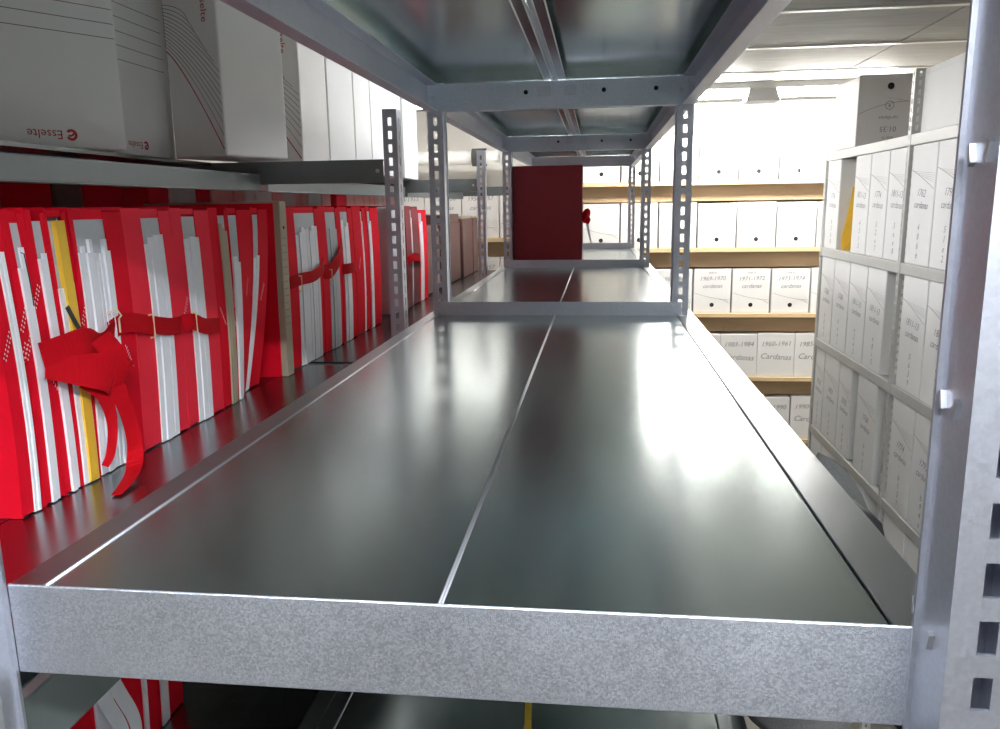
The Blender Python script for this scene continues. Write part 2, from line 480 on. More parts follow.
def knot(t, fn, ys, h):
    """tied ribbon: two crossing bows, a twisted flap and two loose tails"""
    o = t.location
    def V(*p): return Vector(p) - o
    m = MB()
    m.ribbon([V(-.262, .425, .036), V(-.248, .445, .040), V(-.240, .470, .042), V(-.245, .500, .034), V(-.258, .535, .034), V(-.266, .566, .046)],
             [(0, -.25, 1)] * 2 + [(0, .1, 1)] * 2 + [(0, .3, 1)] * 2, [.030, .034, .036, .030, .030, .028], .0014)
    m.ribbon([V(-.262, .428, .022), V(-.240, .450, .016), V(-.226, .478, .008), V(-.228, .505, -.004), V(-.244, .525, .004), V(-.258, .540, .018)],
             [(0, .5, 1)] * 3 + [(.3, .9, .8)] * 2 + [(0, .6, 1)], [.022, .034, .044, .046, .036, .022], .0014)
    m.ribbon([V(-.238, .492, .046), V(-.226, .496, .026), V(-.224, .497, .006), V(-.230, .494, -.010)], (.3, 1, .2), .030, .0014)
    s = m.build('strap', M['strap'], t)
    m = MB()
    m.ribbon([V(-.240, .512, .002), V(-.232, .503, -.014), V(-.228, .510, -.042), V(-.230, .522, -.074), V(-.232, .526, -.102), V(-.228, .512, -.1205), V(-.218, .478, -.1262), V(-.212, .450, -.1280)],
             [(.5, 1, .3), (.5, 1, .2), (.5, 1, 0), (.6, .8, 0), (.7, .6, .1), (1, .1, .2), (1, -.1, .1), (1, 0, 0)], [.024, .022, .018, .017, .018, .020, .016, .010], .0013)
    m.build('ribbon_tail', M['strap'], s)
    m = MB()
    m.ribbon([V(-.244, .470, .002), V(-.236, .484, -.020), V(-.236, .494, -.056), V(-.238, .488, -.090), V(-.240, .477, -.104)],
             [(.5, 1, .2), (.5, 1, .2), (.6, .9, 0), (.7, .7, 0), (.8, .6, 0)], [.026, .018, .012, .010, .008], .0013)
    m.build('ribbon_tail', M['strap'], s)
    m = MB(); m.tube([V(-.262, .5465, .066), V(-.252, .552, .070), V(-.250, .556, .062), V(-.256, .560, .058), V(-.258, .563, .040)], .0012, 6)
    m.build('buckle', M['brass'], s)
def band(t, fn, ys, h):
    m = MB(); m.ribbon([fn(.005, ys[1] + .003, .66 * h), fn(.006, (ys[1] + ys[2]) / 2, .60 * h), fn(.005, ys[2] + .002, .54 * h)], (0, .7, 1), .006, .001)
    m.build('elastic_band', M['black'], t)

FY = dict(zip([-12, 2, 7, 12, 19.5, 28, 35, 41, 50, 54, 56, 61, 70, 74, 79, 109, 127, 146, 164, 175, 186, 199, 213, 222, 229, 231, 241, 254, 256, 262, 271, 282, 297, 317, 328, 338, 343, 350, 368, 372, 396],
    [.3768, .3955, .4023, .4093, .42, .4325, .443, .4523, .4666, .4731, .4763, .4847, .5, .507, .5159, .5731, .6109, .6541, .6985, .7274, .758, .7962, .8403, .8704, .8948, .9019, .9388, .99, .9982, 1.0235, 1.0631, 1.1146, 1.1908, 1.3051, 1.3752, 1.4441, 1.4805, 1.534, 1.6865, 1.7237, 1.9777]))
def Y(*k): return tuple(FY[i] for i in k)

folder('red folder at the near left end of the shelf, only its far flap in frame', Y(-12, 2, 7, 12), lean=-.012, sag=.006, mark=2, rnd=1)
folder('narrow red folder with a black clip on its white papers, second from near end', Y(12, 19.5, 28, 35), lean=-.010, mark=3, rnd=2, extra=clip(.4275, .22, .275), fill=.97)
folder('slim red folder just left of the one with the yellow divider', Y(35, 41, 50, 54), lean=-.010, mark=2, rnd=3, toplip=False)
folder('red folder with a bright yellow divider sheet and a dark elastic band', (.4735, .4765, .500, .508), lean=-.008, mark=0, rnd=4, extra=multi(yellow_sheet(.4835, .4985), band), npap=2, fill=.86)
folder('thick red folder tied with a big knotted ribbon whose tail trails onto the shelf', (.5085, .5159, .5731, .6105), mark=3, rnd=5, extra=knot, npap=9, fill=.99)
folder('bright red folder with a brass buckled strap, next after the knotted ribbon', (.6112, .6541, .6985, .7268), mat='red2', rnd=6, npap=4,
       extra=buckle_strap([(-.268, .555, .042), (-.262, .585, .049), (-.259, .629, .040), (-.262, .684, .029), (-.266, .722, .026)], [(-.257, .629, .038)]))
folder('bright red folder whose strap buckle sits beside its narrow white opening', (.7276, .758, .7962, .8395), mat='red2', rnd=7, npap=3, mark=1,
       extra=buckle_strap([(-.268, .728, .027), (-.260, .745, .027), (-.260, .780, .015), (-.266, .838, .008)], [(-.257, .741, .026)]))
folder('red folder showing thin beige and white sheets, behind the buckled pair', (.8402, .8704, .8945, .901), mark=2, rnd=8, paper='tan', fill=1.02, npap=3, toplip=False)
folder('red folder with a bowed stack of white papers spilling from its middle', (.902, .906, .9370, .994), mark=3, rnd=9, fill=.86, npap=2)
folder('red folder with its white sheets curving down in front of the tan board', (.9950, 1.000, 1.0235, 1.0631), mark=2, rnd=10, fill=.86, npap=2)

# tan board folder with a broad red face
t = thing('document_folder', 'tall tan cardboard folder with a ruled spine and broad red side', 'folder', (-.262, 1.12, -.1298), 0, G_FOLD)
c = MB()
def fn0(x, y, z): return (x, y + .012 * (z / .33 - .4), z)
slab(c, -.27, 0, -.026, .006, 0, .331, 8, fn0); c.build('cover', M['tan'], t, .002)
c = MB(); slab(c, -.27, -.012, -.030, -.0265, 0, .327, 8, fn0); c.build('red_side', M['red'], t)
c = MB()
for j in range(13):
    z = .10 + j * .0135; p = fn0(.0006, -.010, z); c.box(p[0] - .0002, p[0] + .0004, p[1] - .012, p[1] + .006, z, z + .0009)
c.build('ruled_lines', M['printdark'], t)
c = MB(); c.tube([fn0(.0002, -.012, .282), fn0(.0012, -.012, .282)], .003, 10); c.build('eyelet', M['hole'], t)

folder('red folder with crumpled grey sheet tops and a fat white stack, beyond the tan board', (1.135, 1.1908, 1.3051, 1.330), rnd=12, npap=8,
       extra=buckle_strap([(-.268, 1.113 + .03, .045), (-.261, 1.181, .049), (-.256, 1.24, .050), (-.258, 1.30, .060), (-.264, 1.33, .070)], [(-.257, 1.165, .042)]), fill=.98)
folder('red folder with loose ribbon end and pale grey stack, second beyond the tan board', (1.331, 1.3752, 1.4441, 1.462), rnd=13, paper='greypaper', npap=4,
       extra=buckle_strap([(-.268, 1.333, .052), (-.260, 1.36, .050), (-.256, 1.41, .075), (-.262, 1.455, .105)], [(-.256, 1.345, .040)], .030))
folder('slim red folder with a white stack, third beyond the tan board', (1.463, 1.4805, 1.534, 1.570), rnd=14, npap=3,
       extra=buckle_strap([(-.266, 1.466, .046), (-.259, 1.49, .046), (-.259, 1.53, .046), (-.266, 1.565, .046)], []))
folder('dark red folder with almost closed flaps, just left of the slotted post', (1.572, 1.640, 1.653, 1.685), rnd=15, mark=1, npap=2)
folder('red folder with a thin white stack, partly behind the slotted post', (1.687, 1.700, 1.7237, 1.80), rnd=16, npap=2)
t = thing('ring_binder', 'pale grey binder standing just right of the first slotted left post', 'binder', (-.275, 2.03, -.1298), 0)
c = MB(); c.box(-.27, 0, -.065, .075, .001, .318); c.build('cover', M['greypaper'], t, .004)
c = MB(); c.box(-.0005, .0012, -.035, .045, .16, .27); c.build('spine_label', M['paper'], t)
folder('dark red folder between the two left posts', (2.110, 2.18, 2.195, 2.285), rnd=17, npap=2, mat='darkred',
       extra=buckle_strap([(-.268, 2.115, .02), (-.258, 2.16, .03), (-.258, 2.24, .02), (-.266, 2.28, .0)], []))
folder('last red folder with white papers before the brown card files', (2.288, 2.300, 2.350, 2.420), rnd=18, npap=2, h=.31)
def brown(label, y0, y1, h, xf, flap=None):
    t = thing('card_file', label, 'file', (xf, (y0 + y1) / 2, -.1298), 0, 'brown card files at the far end of the left shelf')
    hw = (y1 - y0) / 2
    c = MB(); c.box(-.26, 0, -hw, hw, .001, h); c.build('body', M['browncard'], t, .006)
    c = MB(); c.box(-.255, -.004, -hw + .01, hw - .01, h, h + (flap or .008)); c.build('flap', M['tan'] if flap is None else M['browncard'], t, .002)
    return t
brown('short brown card file with its flap up, first after the red folders', 2.46, 2.72, .235, -.285, .012)
brown('wide brown card file behind the second left post', 2.74, 3.16, .250, -.280, .035)
brown('glossy brown card file with rounded edge, second from the end', 3.18, 3.45, .262, -.270)
brown('brown card file at the far end of the left shelf', 3.47, 3.62, .262, -.270)

# second row of folders at the back of the left shelf: only their tops show
yy = .62; i = 0
places = ['']
rngb = random.Random(3)
while yy < 3.4:
    w = rngb.choice([.07, .085, .1, .06, .12]); kind = rngb.choice(['pinklit', 'red2', 'pinklit', 'boxold', 'pinklit'])
    for kk in (1, 2):
        if yy < kk * L + .03 and yy + w > kk * L - .006: yy = kk * L + .032
    if yy < 1.05: kind = rngb.choice(['darkred', 'red', 'browncard'])
    h = rngb.uniform(.384, .396)
    t = thing('lever_arch_file', 'upright file in the back row of the left shelf, its top above the red folders', 'file', (-.600, yy + w / 2, -.1298), 0, 'back row of files behind the red folders')
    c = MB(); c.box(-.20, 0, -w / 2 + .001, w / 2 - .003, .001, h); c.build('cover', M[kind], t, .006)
    c = MB(); c.box(-.19, -.006, -w / 2 + .008, w / 2 - .010, h, h + .002); c.build('papers', M['paper'], t)
    yy += w; i += 1

# folders on the lower left shelf, glimpsed under the front beam
GL = 'red folders on the lower left shelf'
def curl(t, fn, ys, h):
    for a, b in ((-.020, .0), (.004, .012)):
        m = MB(); m.ribbon([(.003, a, .16), (.016, a + .004, .12), (.024, a + .012, .085), (.020, a + .022, .05), (.008, a + .030, .02)], (0, 1, .25), .020, .0012)
        m.build('loose_sheet', M['paper'], t)
folder('red folder with curling white sheets, lowest at the bottom left corner', (.425, .432, .470, .486), xf=-.262, zb=-.5098, rnd=30, npap=4, group=GL, extra=curl)
folder('red folder in the middle of the glimpsed lower left row', (.488, .525, .531, .560), xf=-.262, zb=-.5098, rnd=31, npap=1, mark=1, group=GL)
folder('red folder at the far side of the glimpsed lower left row', (.562, .566, .583, .622), xf=-.262, zb=-.5098, rnd=32, npap=2, group=GL)

# ------------------------------------------------------------------ archive boxes
def face_draw(mb, items, w, h, flip, y=-.0008):
    """items: ('line', pts, width, mi) or ('text', str, s, t, size, mi, shear, rot); face coords 0..w, 0..h seen from outside"""
    def P(s, t):
        if flip: s, t = w - s, h - t
        return (s - w / 2, y, t)
    for it in items:
        if it[0] == 'line':
            pts, wd, mi = it[1:]
            vs = []; k = len(pts)
            for i, (s, t) in enumerate(pts):
                a = pts[max(i - 1, 0)]; b = pts[min(i + 1, k - 1)]
                dx, dy = b[0] - a[0], b[1] - a[1]; ln = math.hypot(dx, dy) or 1
                nx, ny = -dy / ln * wd / 2, dx / ln * wd / 2
                vs += [P(s + nx, t + ny), P(s - nx, t - ny)]
            mb.add(vs, [(2 * i, 2 * i + 1, 2 * i + 3, 2 * i + 2) for i in range(k - 1)], mi)
        elif it[0] == 'text':
            _, txt, s0, t0, size, mi, shear, rot = it
            vs, fs = text_geo(txt, size, shear)
            c, sn = math.cos(rot), math.sin(rot)
            mb.add([P(s0 + x * c - yv * sn, t0 + x * sn + yv * c) for x, yv in vs], fs, mi)

def curve(p0, p1, p2, n=14):
    return [((1 - a) ** 2 * p0[0] + 2 * a * (1 - a) * p1[0] + a * a * p2[0], (1 - a) ** 2 * p0[1] + 2 * a * (1 - a) * p1[1] + a * a * p2[1]) for a in [i / n for i in range(n + 1)]]

def archive_box(label, x, y, z, rz, w, h, d, prints=(), writing=(), hole=None, flip=False, mat='box', group=None, open_back=False, lid=True):
    """die-cut cardboard file box; origin at the middle of the front bottom edge, front towards local -Y"""
    t = thing('archive_box', label, 'box', (x, y, z), rz, group)
    mb = MB(); mb.box(-w / 2, w / 2, 0, d, .0005, h - .0035)
    mb.build('body', M[mat], t, .0035)
    mb = MB(); z0, z1 = (h - .0032, h) if not flip else (h - .0032, h)
    mb.box(-w / 2 + .001, w / 2 - .001, .0005, d - .001, z0, z1)
    mb.box(-w / 2 + .004, w / 2 - .004, -.0005, .0006, h - .016, h - .001)
    mb.build('lid', M[mat], t, .0010)
    if hole:
        mb = MB(); s, tt = (hole if not flip else (w - hole[0], h - hole[1])); r = .0115
        ring = [(s - w / 2 + r * math.cos(a) , -.0006, tt + r * math.sin(a)) for a in [2 * math.pi * i / 20 for i in range(20)]]
        mb.add(ring, [tuple(range(20))])
        mb.build('finger_hole', M['hole'], t)
    ps = [p for p in prints if p[0] == 'line']; pt = [p for p in prints if p[0] == 'text']
    if ps:
        mb = MB(); face_draw(mb, ps, w, h, flip); mb.build('printed_design', [M['print'], M['printgrey'], M['printdark'], M['ink']], t)
    for p in pt:
        mb = MB(); face_draw(mb, [p], w, h, flip); mb.build('printed_wordmark', [M['print'], M['printgrey'], M['printdark'], M['ink']], t)
    for p in writing:
        mb = MB(); face_draw(mb, [p], w, h, flip); mb.build('handwriting', [M['ink'], M['print']], t)
    return t

def swoosh(w, h, a=.62, b=.44, n=3, mi=1):
    it = [('line', curve((.006, a * h), (.45 * w, (b + .03) * h), (w - .006, b * h)), .0016, mi)]
    for i in range(n):
        q = (i + 1) / (n + 1)
        it.append(('line', curve((w * (.30 + .5 * q), (b + .08 * (1 - q)) * h), (w * .8, (b + .02) * h), (w - .006, (b - .05 - .05 * q) * h)), .0007, mi))
    return it
def spine_print(w, h):
    it = [('line', curve((.004, .80 * h), (.35 * w, .76 * h), (w - .004, .63 * h)), .0016, 1)]
    for i in range(5):
        q = i / 5
        it.append(('line', [(w * (.10 + .6 * q), (.785 - .075 * q) * h), (w - .004, (.755 - .09 * q) * h)], .0006, 1))
    return it
def vert_digits(rng, w, h, t0=.34, n=4):
    return [('text', '\n'.join(rng.choice('0123456789abe') for i in range(n)), w * rng.uniform(.46, .56), .20 * h, .026, 0, .2, 0)]
def logo(s, t, size, rot=0.):
    """red maker's wordmark with its round swirl"""
    it = [('text', 'Esselte', s, t, size, 0, 0., rot)]
    c, sn = math.cos(rot), math.sin(rot)
    r = size * .36; off = -size * 2.05
    ring = [(s + c * off + r * math.cos(a), t + sn * off + r * math.sin(a)) for a in [.5 + 5.2 * i / 16 for i in range(17)]]
    it.append(('line', ring, size * .22, 0))
    it.append(('line', curve((s + c * off - r * .6, t + sn * off - r * .4), (s + c * off, t + sn * off + r * .5), (s + c * off + r * .7, t + sn * off + r * .1)), size * .16, 0))
    return it

# ---- far wooden rack boxes
FYR = 4.10
rng = random.Random(11)
ORD = ['first', 'second', 'third', 'fourth', 'fifth', 'sixth', 'seventh', 'eighth', 'ninth', 'tenth']
far_levels = {'top': .300, 'second': -.055, 'third': -.410, 'fourth': -.765, 'bottom': -1.118}
YEARS = {'third': ['1967-1968', '1969-1970', '1971-1972', '1973-1974', '1975-1976', '1976-1977', '1977-1978', '1979-1980'],
         'fourth': ['1979-1980', '1980-1981', '1983-1984', '1960-1961', '1985-1986', '1981-1982', '1983-1984', '1984-1985'],
         'bottom': ['1988-1989', '1989-1990', '1990-1991', '1991-1992', '1986-1987', '1987-1988', '1989-1991', '1992-1993']}
GFAR = 'white boxes on the pine shelves at the far wall'
for lv, zz in far_levels.items():
    xs = [.24 + .2065 * i for i in range(7)]
    if lv in ('third', 'fourth', 'bottom'): xs = [.641 + .2065 * i for i in range(5)]
    if lv == 'fourth': xs = [.600 + .2000 * i for i in range(5)]
    if lv == 'bottom': xs = [.985 + .2060 * i for i in range(3)]
    for i, xx in enumerate(xs):
        w = .198; h = .240 + rng.uniform(-.004, .004)
        pr, wr, hole = [], [], None
        if lv in ('top', 'second', 'third'):
            hole = (w * .5, .045)
            pr = swoosh(w, h, .46 if lv != 'top' else .62, .30 if lv != 'top' else .5, 3)
        if lv in ('third', 'second'): pr = pr + [('text', 'ESSELTE', w / 2, h - .020, .012, 2, 0, 0)]
        if lv == 'third':
            wr = [('text', YEARS[lv][i], w / 2, h - .052, .032, 0, .25, .03), ('text', 'cardanas', w / 2, h - .093, .030, 0, .35, .02)]
        if lv == 'second':
            wr = [('text', YEARS['bottom'][i], w / 2, h - .055, .022, 0, .25, .0)] if i > 2 else []
        if lv in ('fourth', 'bottom'):
            wr = [('text', YEARS[lv][i], w / 2, h - .058, .037, 0, .25, .03), ('text', 'Cardanas', w / 2, h - .130, .044, 0, .3, -.05)]
        place = ['counting from the left', 'counting from the left'][0]
        lab = {'top': f'white finger-hole box on the top pine shelf, {ORD[i]} from the left',
               'second': f'white finger-hole box on the second pine shelf down, {ORD[i]} from left',
               'third': f'white handwritten box with finger hole, third pine shelf, {ORD[i]} from left',
               'fourth': f'white box with large handwriting, fourth pine shelf down, {ORD[i]} from left',
               'bottom': f'white handwritten box on the lowest visible pine shelf, {ORD[i]} from left'}[lv]
        b = archive_box(lab, xx + w / 2, FYR + rng.uniform(0, .01), zz, 0, w, h, .32, pr, wr, hole, group=GFAR)
        if lv == 'top' and i == 5:
            m = MB(); m.box(.005, .099, -.004, -.0012, .008, .05); m.build('sticky_label', M['yellowlabel'], b)

def wooden_rack(label, x0, x1, levels, z_top):
    t = thing('wooden_shelving', label, 'shelving', ((x0 + x1) / 2, FYR, FLOOR))
    ox = (x0 + x1) / 2
    for zz in levels:
        m = MB(); m.box(x0 - ox, x1 - ox, -.012, .37, zz - .022 - FLOOR, zz - .0003 - FLOOR); m.build('shelf_board', M['pine'], t, .001)
        m = MB(); m.box(x0 - ox, x1 - ox, .035, .060, zz - .105 - FLOOR, zz - .0222 - FLOOR); m.build('apron_board', M['brownwood'], t)
    m = MB(); m.box(x0 - ox, x1 - ox, .372, .384, 0, z_top - FLOOR); m.build('back_board', M['brownwood'], t)
    for xx in (x0, x1 - .04):
        m = MB(); m.box(xx - ox, xx + .04 - ox, .30, .37, 0, levels[0] - .023 - FLOOR); m.build('upright', M['brownwood'], t)
    return t
wooden_rack('tall pine shelving stacked with white boxes against the far wall', .10, 1.95, list(far_levels.values()), .28)
LLEV = [.010, -.360]
wooden_rack('lower pine shelving with white boxes at the far end, seen between the left posts', -1.35, .06, LLEV, .0)
for r, zz in enumerate(LLEV):
    for i in range(6):
        w = .205; h = .272 if r == 0 else .262
        wr = [('text', '19%d/19%d' % (52 + i, 53 + i), w / 2, h - .055, .034, 0, .25, .02), ('text', 'cardanas', w / 2, h - .105, .034, 0, .3, .02)]
        archive_box(('handwritten box on the upper shelf of the low pine rack, ' if r == 0 else 'handwritten box on the lower shelf of the low pine rack, ') + ORD[5 - i] + ' from right',
                    -1.27 + i * .21 + w / 2, FYR + .004, zz, 0, w, h, .32, swoosh(w, h, .3, .2, 2), wr, None, group='white boxes on the far left pine shelves', mat='boxold')

# ---- right aisle rack
XR = 1.23
rr = thing('shelving_rack', 'pale metal rack of upright white boxes along the right side of the aisle', 'shelving', (XR + .2, 2.2, FLOOR))
def rrp(o): o.location = (-XR - .2, -2.2, -FLOOR); return o
PY = [3.055, 2.185, 1.315]
RL = [.372, 0., -.372, -.745, -1.118]
for py in PY:
    for xx, ax in ((XR - .002, 1), (XR + .40, -1)):
        rrp(post(rr, xx, py, ax, 1, FLOOR, .555 if py != PY[0] else .36, .028, .022, True, 'rackwhite'))
for zl in RL:
    for a, b in zip(PY[1:], PY):
        rrp(side_beam(rr, XR - .001, XR + .02, a + .001, b - .001, zl - .032, zl, 'rackwhite'))
        m = MB(); m.box(XR + .0205, XR + .37, a + .0235, b - .002, zl - .028, zl - .0005); rrp(m.build('shelf_panel', M['rackwhite'], rr, .001))
    for py in PY:
        m = MB(); m.box(XR + .001, XR + .398, py + .002, py + .0032, zl - .031, zl - .001); rrp(m.build('end_bracket', M['rackwhite'], rr))

GR = 'upright white boxes on the aisle rack'
def right_box(lab, ya, yb, zl, h=.338, d=.30, **kw):
    """spine towards the aisle, from far edge ya to near edge yb"""
    w = abs(ya - yb) - .003; r = random.Random(int(ya * 1000) + int(zl * 100))
    num = r.choice(['1792', '1754-56', '1762', '3292', '1774', '1803', '1811-13', '1768'])
    wr = [('text', num, w * .5, .60 * h, .030, 0, .3, -.08), ('text', 'cardanas', w * .52, .50 * h, .028, 0, .35, -.05)] + vert_digits(r, w, h)
    archive_box(lab, XR - .001 + kw.pop('dx', .004), (ya + yb) / 2, zl + .0003, -math.pi / 2, w, h, d, spine_print(w, h), wr, None, group=GR, mat=kw.pop('mat', 'box'))
rows = {
 'first row down': (0., [(3.045, 2.870, 'in the far corner beside the yellow paper'), (2.695, 2.530, 'first after the gap with the yellow paper'), (2.528, 2.356, 'second after the gap with the yellow paper'),
        (2.354, 2.190, 'just beyond the middle post'), (2.172, 1.992, 'first on near side of middle post'), (1.990, 1.805, 'second on near side of middle post'),
        (1.803, 1.62, 'third on near side of middle post'), (1.618, 1.44, 'at the near end')]),
 'second row down': (-.372, [(3.050, 2.870, 'in the far corner'), (2.868, 2.675, 'second from the far end'), (2.673, 2.482, 'third from the far end'), (2.480, 2.300, 'beside the dark gap at the middle post'),
        (2.160, 1.975, 'first on near side of middle post'), (1.973, 1.795, 'second on near side of middle post'), (1.793, 1.61, 'third on near side of middle post'), (1.608, 1.43, 'at the near end')]),
 'third row down': (-.745, [(3.052, 2.918, 'in the far corner'), (2.915, 2.718, 'second from the far end'), (2.715, 2.565, 'third from the far end, before a slot'), (2.500, 2.300, 'alone between the slot and the middle post'),
        (2.165, 1.988, 'first on near side of middle post'), (1.986, 1.815, 'second on near side of middle post'), (1.813, 1.63, 'third on near side of middle post'), (1.628, 1.44, 'at the near end')]),
 'fourth row down': (-1.118, [(3.050, 2.890, 'in the far corner'), (2.888, 2.570, 'above the grey canvas bag, broad'), (2.550, 2.365, 'behind the grey canvas bag'),
        (2.165, 1.985, 'first on near side of middle post'), (1.983, 1.81, 'second on near side of middle post'), (1.808, 1.63, 'third on near side of middle post')]),
}
for lv, (zl, lst) in rows.items():
    for ya, yb, pl in lst:
        right_box(f'upright white box, aisle rack {lv}, {pl}', ya, yb, zl, h=.338)
# top of the aisle rack
archive_box('upside-down white box with printed swirl on top of the aisle rack', 1.340, 2.720, .3723, 0, .215, .245, .28,
            swoosh(.215, .245, .46, .62, 2) + [('text', 'ESSELTE', .107, .03, .011, 2, 0, math.pi), ('text', '01:35', .107, .060, .026, 3, .1, math.pi), ('text', 'cardanas', .107, .098, .019, 3, .3, math.pi), ('line', [(.107 + .014 * math.cos(a), .140 + .014 * math.sin(a)) for a in [6.4 * i / 20 for i in range(21)]], .0016, 2),('text', 'e', .107, .140, .02, 2, 0, 0)], (), (.107, .205 - .0), flip=False, mat='boxold', group='boxes on top of the aisle rack')
archive_box('plain white box lying on top of the aisle rack beside the post', XR + .012, 2.012, .3723, -math.pi / 2, .285, .176, .33, (), (), None, group='boxes on top of the aisle rack')
archive_box('plain white box on top of the aisle rack, nearest the camera', XR + .030, 1.70, .3723, -math.pi / 2, .30, .185, .33, (), (), None, group='boxes on top of the aisle rack')
# yellow paper in the gap
m = MB(); m.ribbon([(XR + .03, 2.835, .001), (XR + .03, 2.83, .05), (XR + .035, 2.81, .12), (XR + .035, 2.775, .235)], (1, -.3, 0), [.03, .04, .035, .025], .004)
m.ribbon([(XR + .04, 2.815, .001), (XR + .05, 2.79, .03), (XR + .06, 2.76, .055)], (1, -.3, 0), .05, .004)
o = m.build('paper_roll', M['yellow'], None, .001); o['label'] = 'bent yellow paper stuck in the gap between white boxes of the aisle rack'; o['category'] = 'paper'

# ---- boxes on the upper left shelf
ZL = .2798
GLB = 'white boxes stored upside down on the upper left shelf'
def front_at(px, py, qx, qy):
    """front edge from (px,py) to (qx,qy), left to right seen from outside -> centre, rz, width"""
    return (px + qx) / 2, (py + qy) / 2, math.atan2(qy - py, qx - px), math.hypot(qx - px, qy - py)
def seen(items, w, h):
    """items given as seen on a box that stands on its lid"""
    out = []
    for it in items:
        if it[0] == 'line': out.append(('line', [(w - a, h - b) for a, b in it[1]], it[2], it[3]))
        else: out.append(('text', it[1], w - it[2], h - it[3]) + tuple(it[4:]))
    return out
cx, cy, rz, w = front_at(-.545, .660, -.4103, .8703)
H = .345
archive_box('white box turned at an angle with red wordmark, largest at the upper left', cx, cy, ZL, rz, w, H, .10,
            seen([('line', [(.004, .166 + .021 * i), (w - .004, .166 + .021 * i)], .0010, 2) for i in range(4)], w, H) + logo(w - (w - .098) + .022, H - .020, .018), (), None, flip=True, group=GLB)
w = .19
archive_box('white box with ruled lines set back beside the angled box', -.467, 1.028, ZL, math.pi / 2, w, H, .20,
            seen([('line', [(.004, .155 + .0225 * i), (w - .02, .155 + .0225 * i)], .0010, 2) for i in range(5)], w, H) + logo(w - .055, H - .020, .016), (), None, flip=True, group=GLB)
def fan(w, h):
    it = [('line', curve((w * .01, .188), (w * .30, .165), (w * .97, .012), 20), .0024, 0)]
    for i in range(13):
        q = i / 12
        a = (w * .01, .196 + .070 * q); e = w * (.985 - .5 * max(0, q - .6) / .4)
        b = (e, .035 + .165 * q ** .8 + (.03 * max(0, q - .6) / .4))
        it.append(('line', curve(a, (w * .45, a[1] - .25 * (a[1] - b[1])), b), .0010, 2))
    return seen(it, w, h)
cx, cy, rz, w = front_at(-.4486, 1.085, -.3258, 1.037)
archive_box('white box with a fan of printed lines facing the camera, third from the near end', cx, cy, ZL, rz, w, .34, .155,
            fan(w, .34) + [('text', 'Esselte', w * .22, .085, .021, 0, 0, math.pi / 2)], (), None, flip=True, group=GLB, mat='boxold')
names = ['white box with printed fan lines peeping out behind the other fan box', 'plain white box just right of the second fan box, upper left shelf',
         'plain white box left of the slotted post top on the upper left shelf', 'plain white box behind the slotted post top on the upper left shelf', 'white box just right of the slotted left post top',
         'white box at the far end of the upper left shelf']
ys = [(1.345, 1.520, .15), (1.523, 1.726, .14), (1.729, 1.880, .14), (1.883, 2.06, .14), (2.10, 2.27, .14), (2.30, 2.50, .14)]
for (a, b, w), nm in zip(ys, names):
    xx = -.300 if a < 2 else -.31
    o = archive_box(nm, xx - w / 2, a, ZL, 0, w, .34 if a < 2 else .27, b - a - .002, (fan(w, .34) + [('text', 'Esselte', w * .22, .085, .021, 0, 0, math.pi / 2)]) if a < 1.4 else (), (), None, flip=True, group=GLB, mat='boxold' if a < 1.4 else 'box')

# ------------------------------------------------------------------ red folder standing on the third bay
t = thing('document_folder', 'large dark red folder standing alone on the far bay of the bare shelf', 'folder', (.1475, 2.450, ZS + .0004), 0)
m = MB(); m.box(-.123, .123, 0, .003, 0, .345); m.box(-.123, .123, .062, .065, 0, .343); m.box(-.123, -.120, .003, .062, 0, .343)
m.box(.075, .119, -.002, 0, .327, .343)
m.build('cover', M['darkred'], t, .001)
m = MB(); m.box(-.115, .118, .006, .058, .001, .325); m.build('papers', M['paper'], t)
m = MB()
m.ribbon([(.1235, .01, .175), (.134, .0, .172), (.142, .005, .178), (.137, .02, .168), (.1245, .03, .165)], [(0, 0, 1)] * 5, [.03, .04, .026, .04, .03], .0015)
m.ribbon([(.128, -.004, .175), (.140, -.010, .190), (.146, -.012, .168), (.136, -.012, .150)], (0, .4, 1), .022, .0015)
s = m.build('strap', M['strap'], t)
m = MB(); m.ribbon([(.138, -.006, .155), (.146, -.008, .12), (.156, -.010, .078)], (1, 0, .2), [.010, .007, .004], .0015); m.build('ribbon_tail', M['greypaper'], s)

# ------------------------------------------------------------------ canvas bag at the side of the lower shelf
def bag():
    t = thing('canvas_bag', 'grey canvas bag bulging beside the bare shelf, in front of the aisle rack', 'bag', (.578, .625, -.4395))
    m = MB(); nu, nv = 44, 24
    for i in range(nv + 1):
        v = i / nv
        for j in range(nu):
            a = 2 * math.pi * j / nu
            prof = (.80 + .2 * math.sin(min(1, v * 1.6) * math.pi / 2)) * max(.02, 1 - max(0, (v - .35) / .65) ** 2.6) ** .5
            rx = .086 * prof; ry = .150 * prof
            f = 1 + .030 * math.sin(a * 4 + v * 8) * v + .016 * math.sin(a * 9 - v * 7)
            yv = ry * math.sin(a) * f
            z = .318 * v + .016 * (yv / .19) * v + .006 * math.sin(a * 5 + 1) * v
            m.v.append((.012 * math.sin(v * 2.5) + rx * math.cos(a) * f, yv, z))
    for i in range(nv):
        for j in range(nu):
            m.f.append((i * nu + j, i * nu + (j + 1) % nu, (i + 1) * nu + (j + 1) % nu, (i + 1) * nu + j)); m.m.append(0)
    m.f.append(tuple(range(nu))[::-1]); m.m.append(0); m.f.append(tuple(nv * nu + j for j in range(nu))); m.m.append(0)
    m.build('body', M['fabric'], t, smooth=True)
    m = MB(); m.tube([(.035, -.085, .288), (.045, -.125, .280), (.045, -.150, .252), (.04, -.156, .18), (.03, -.150, .08)], .011, 8); m.build('handle', M['black'], t, smooth=True)
bag()

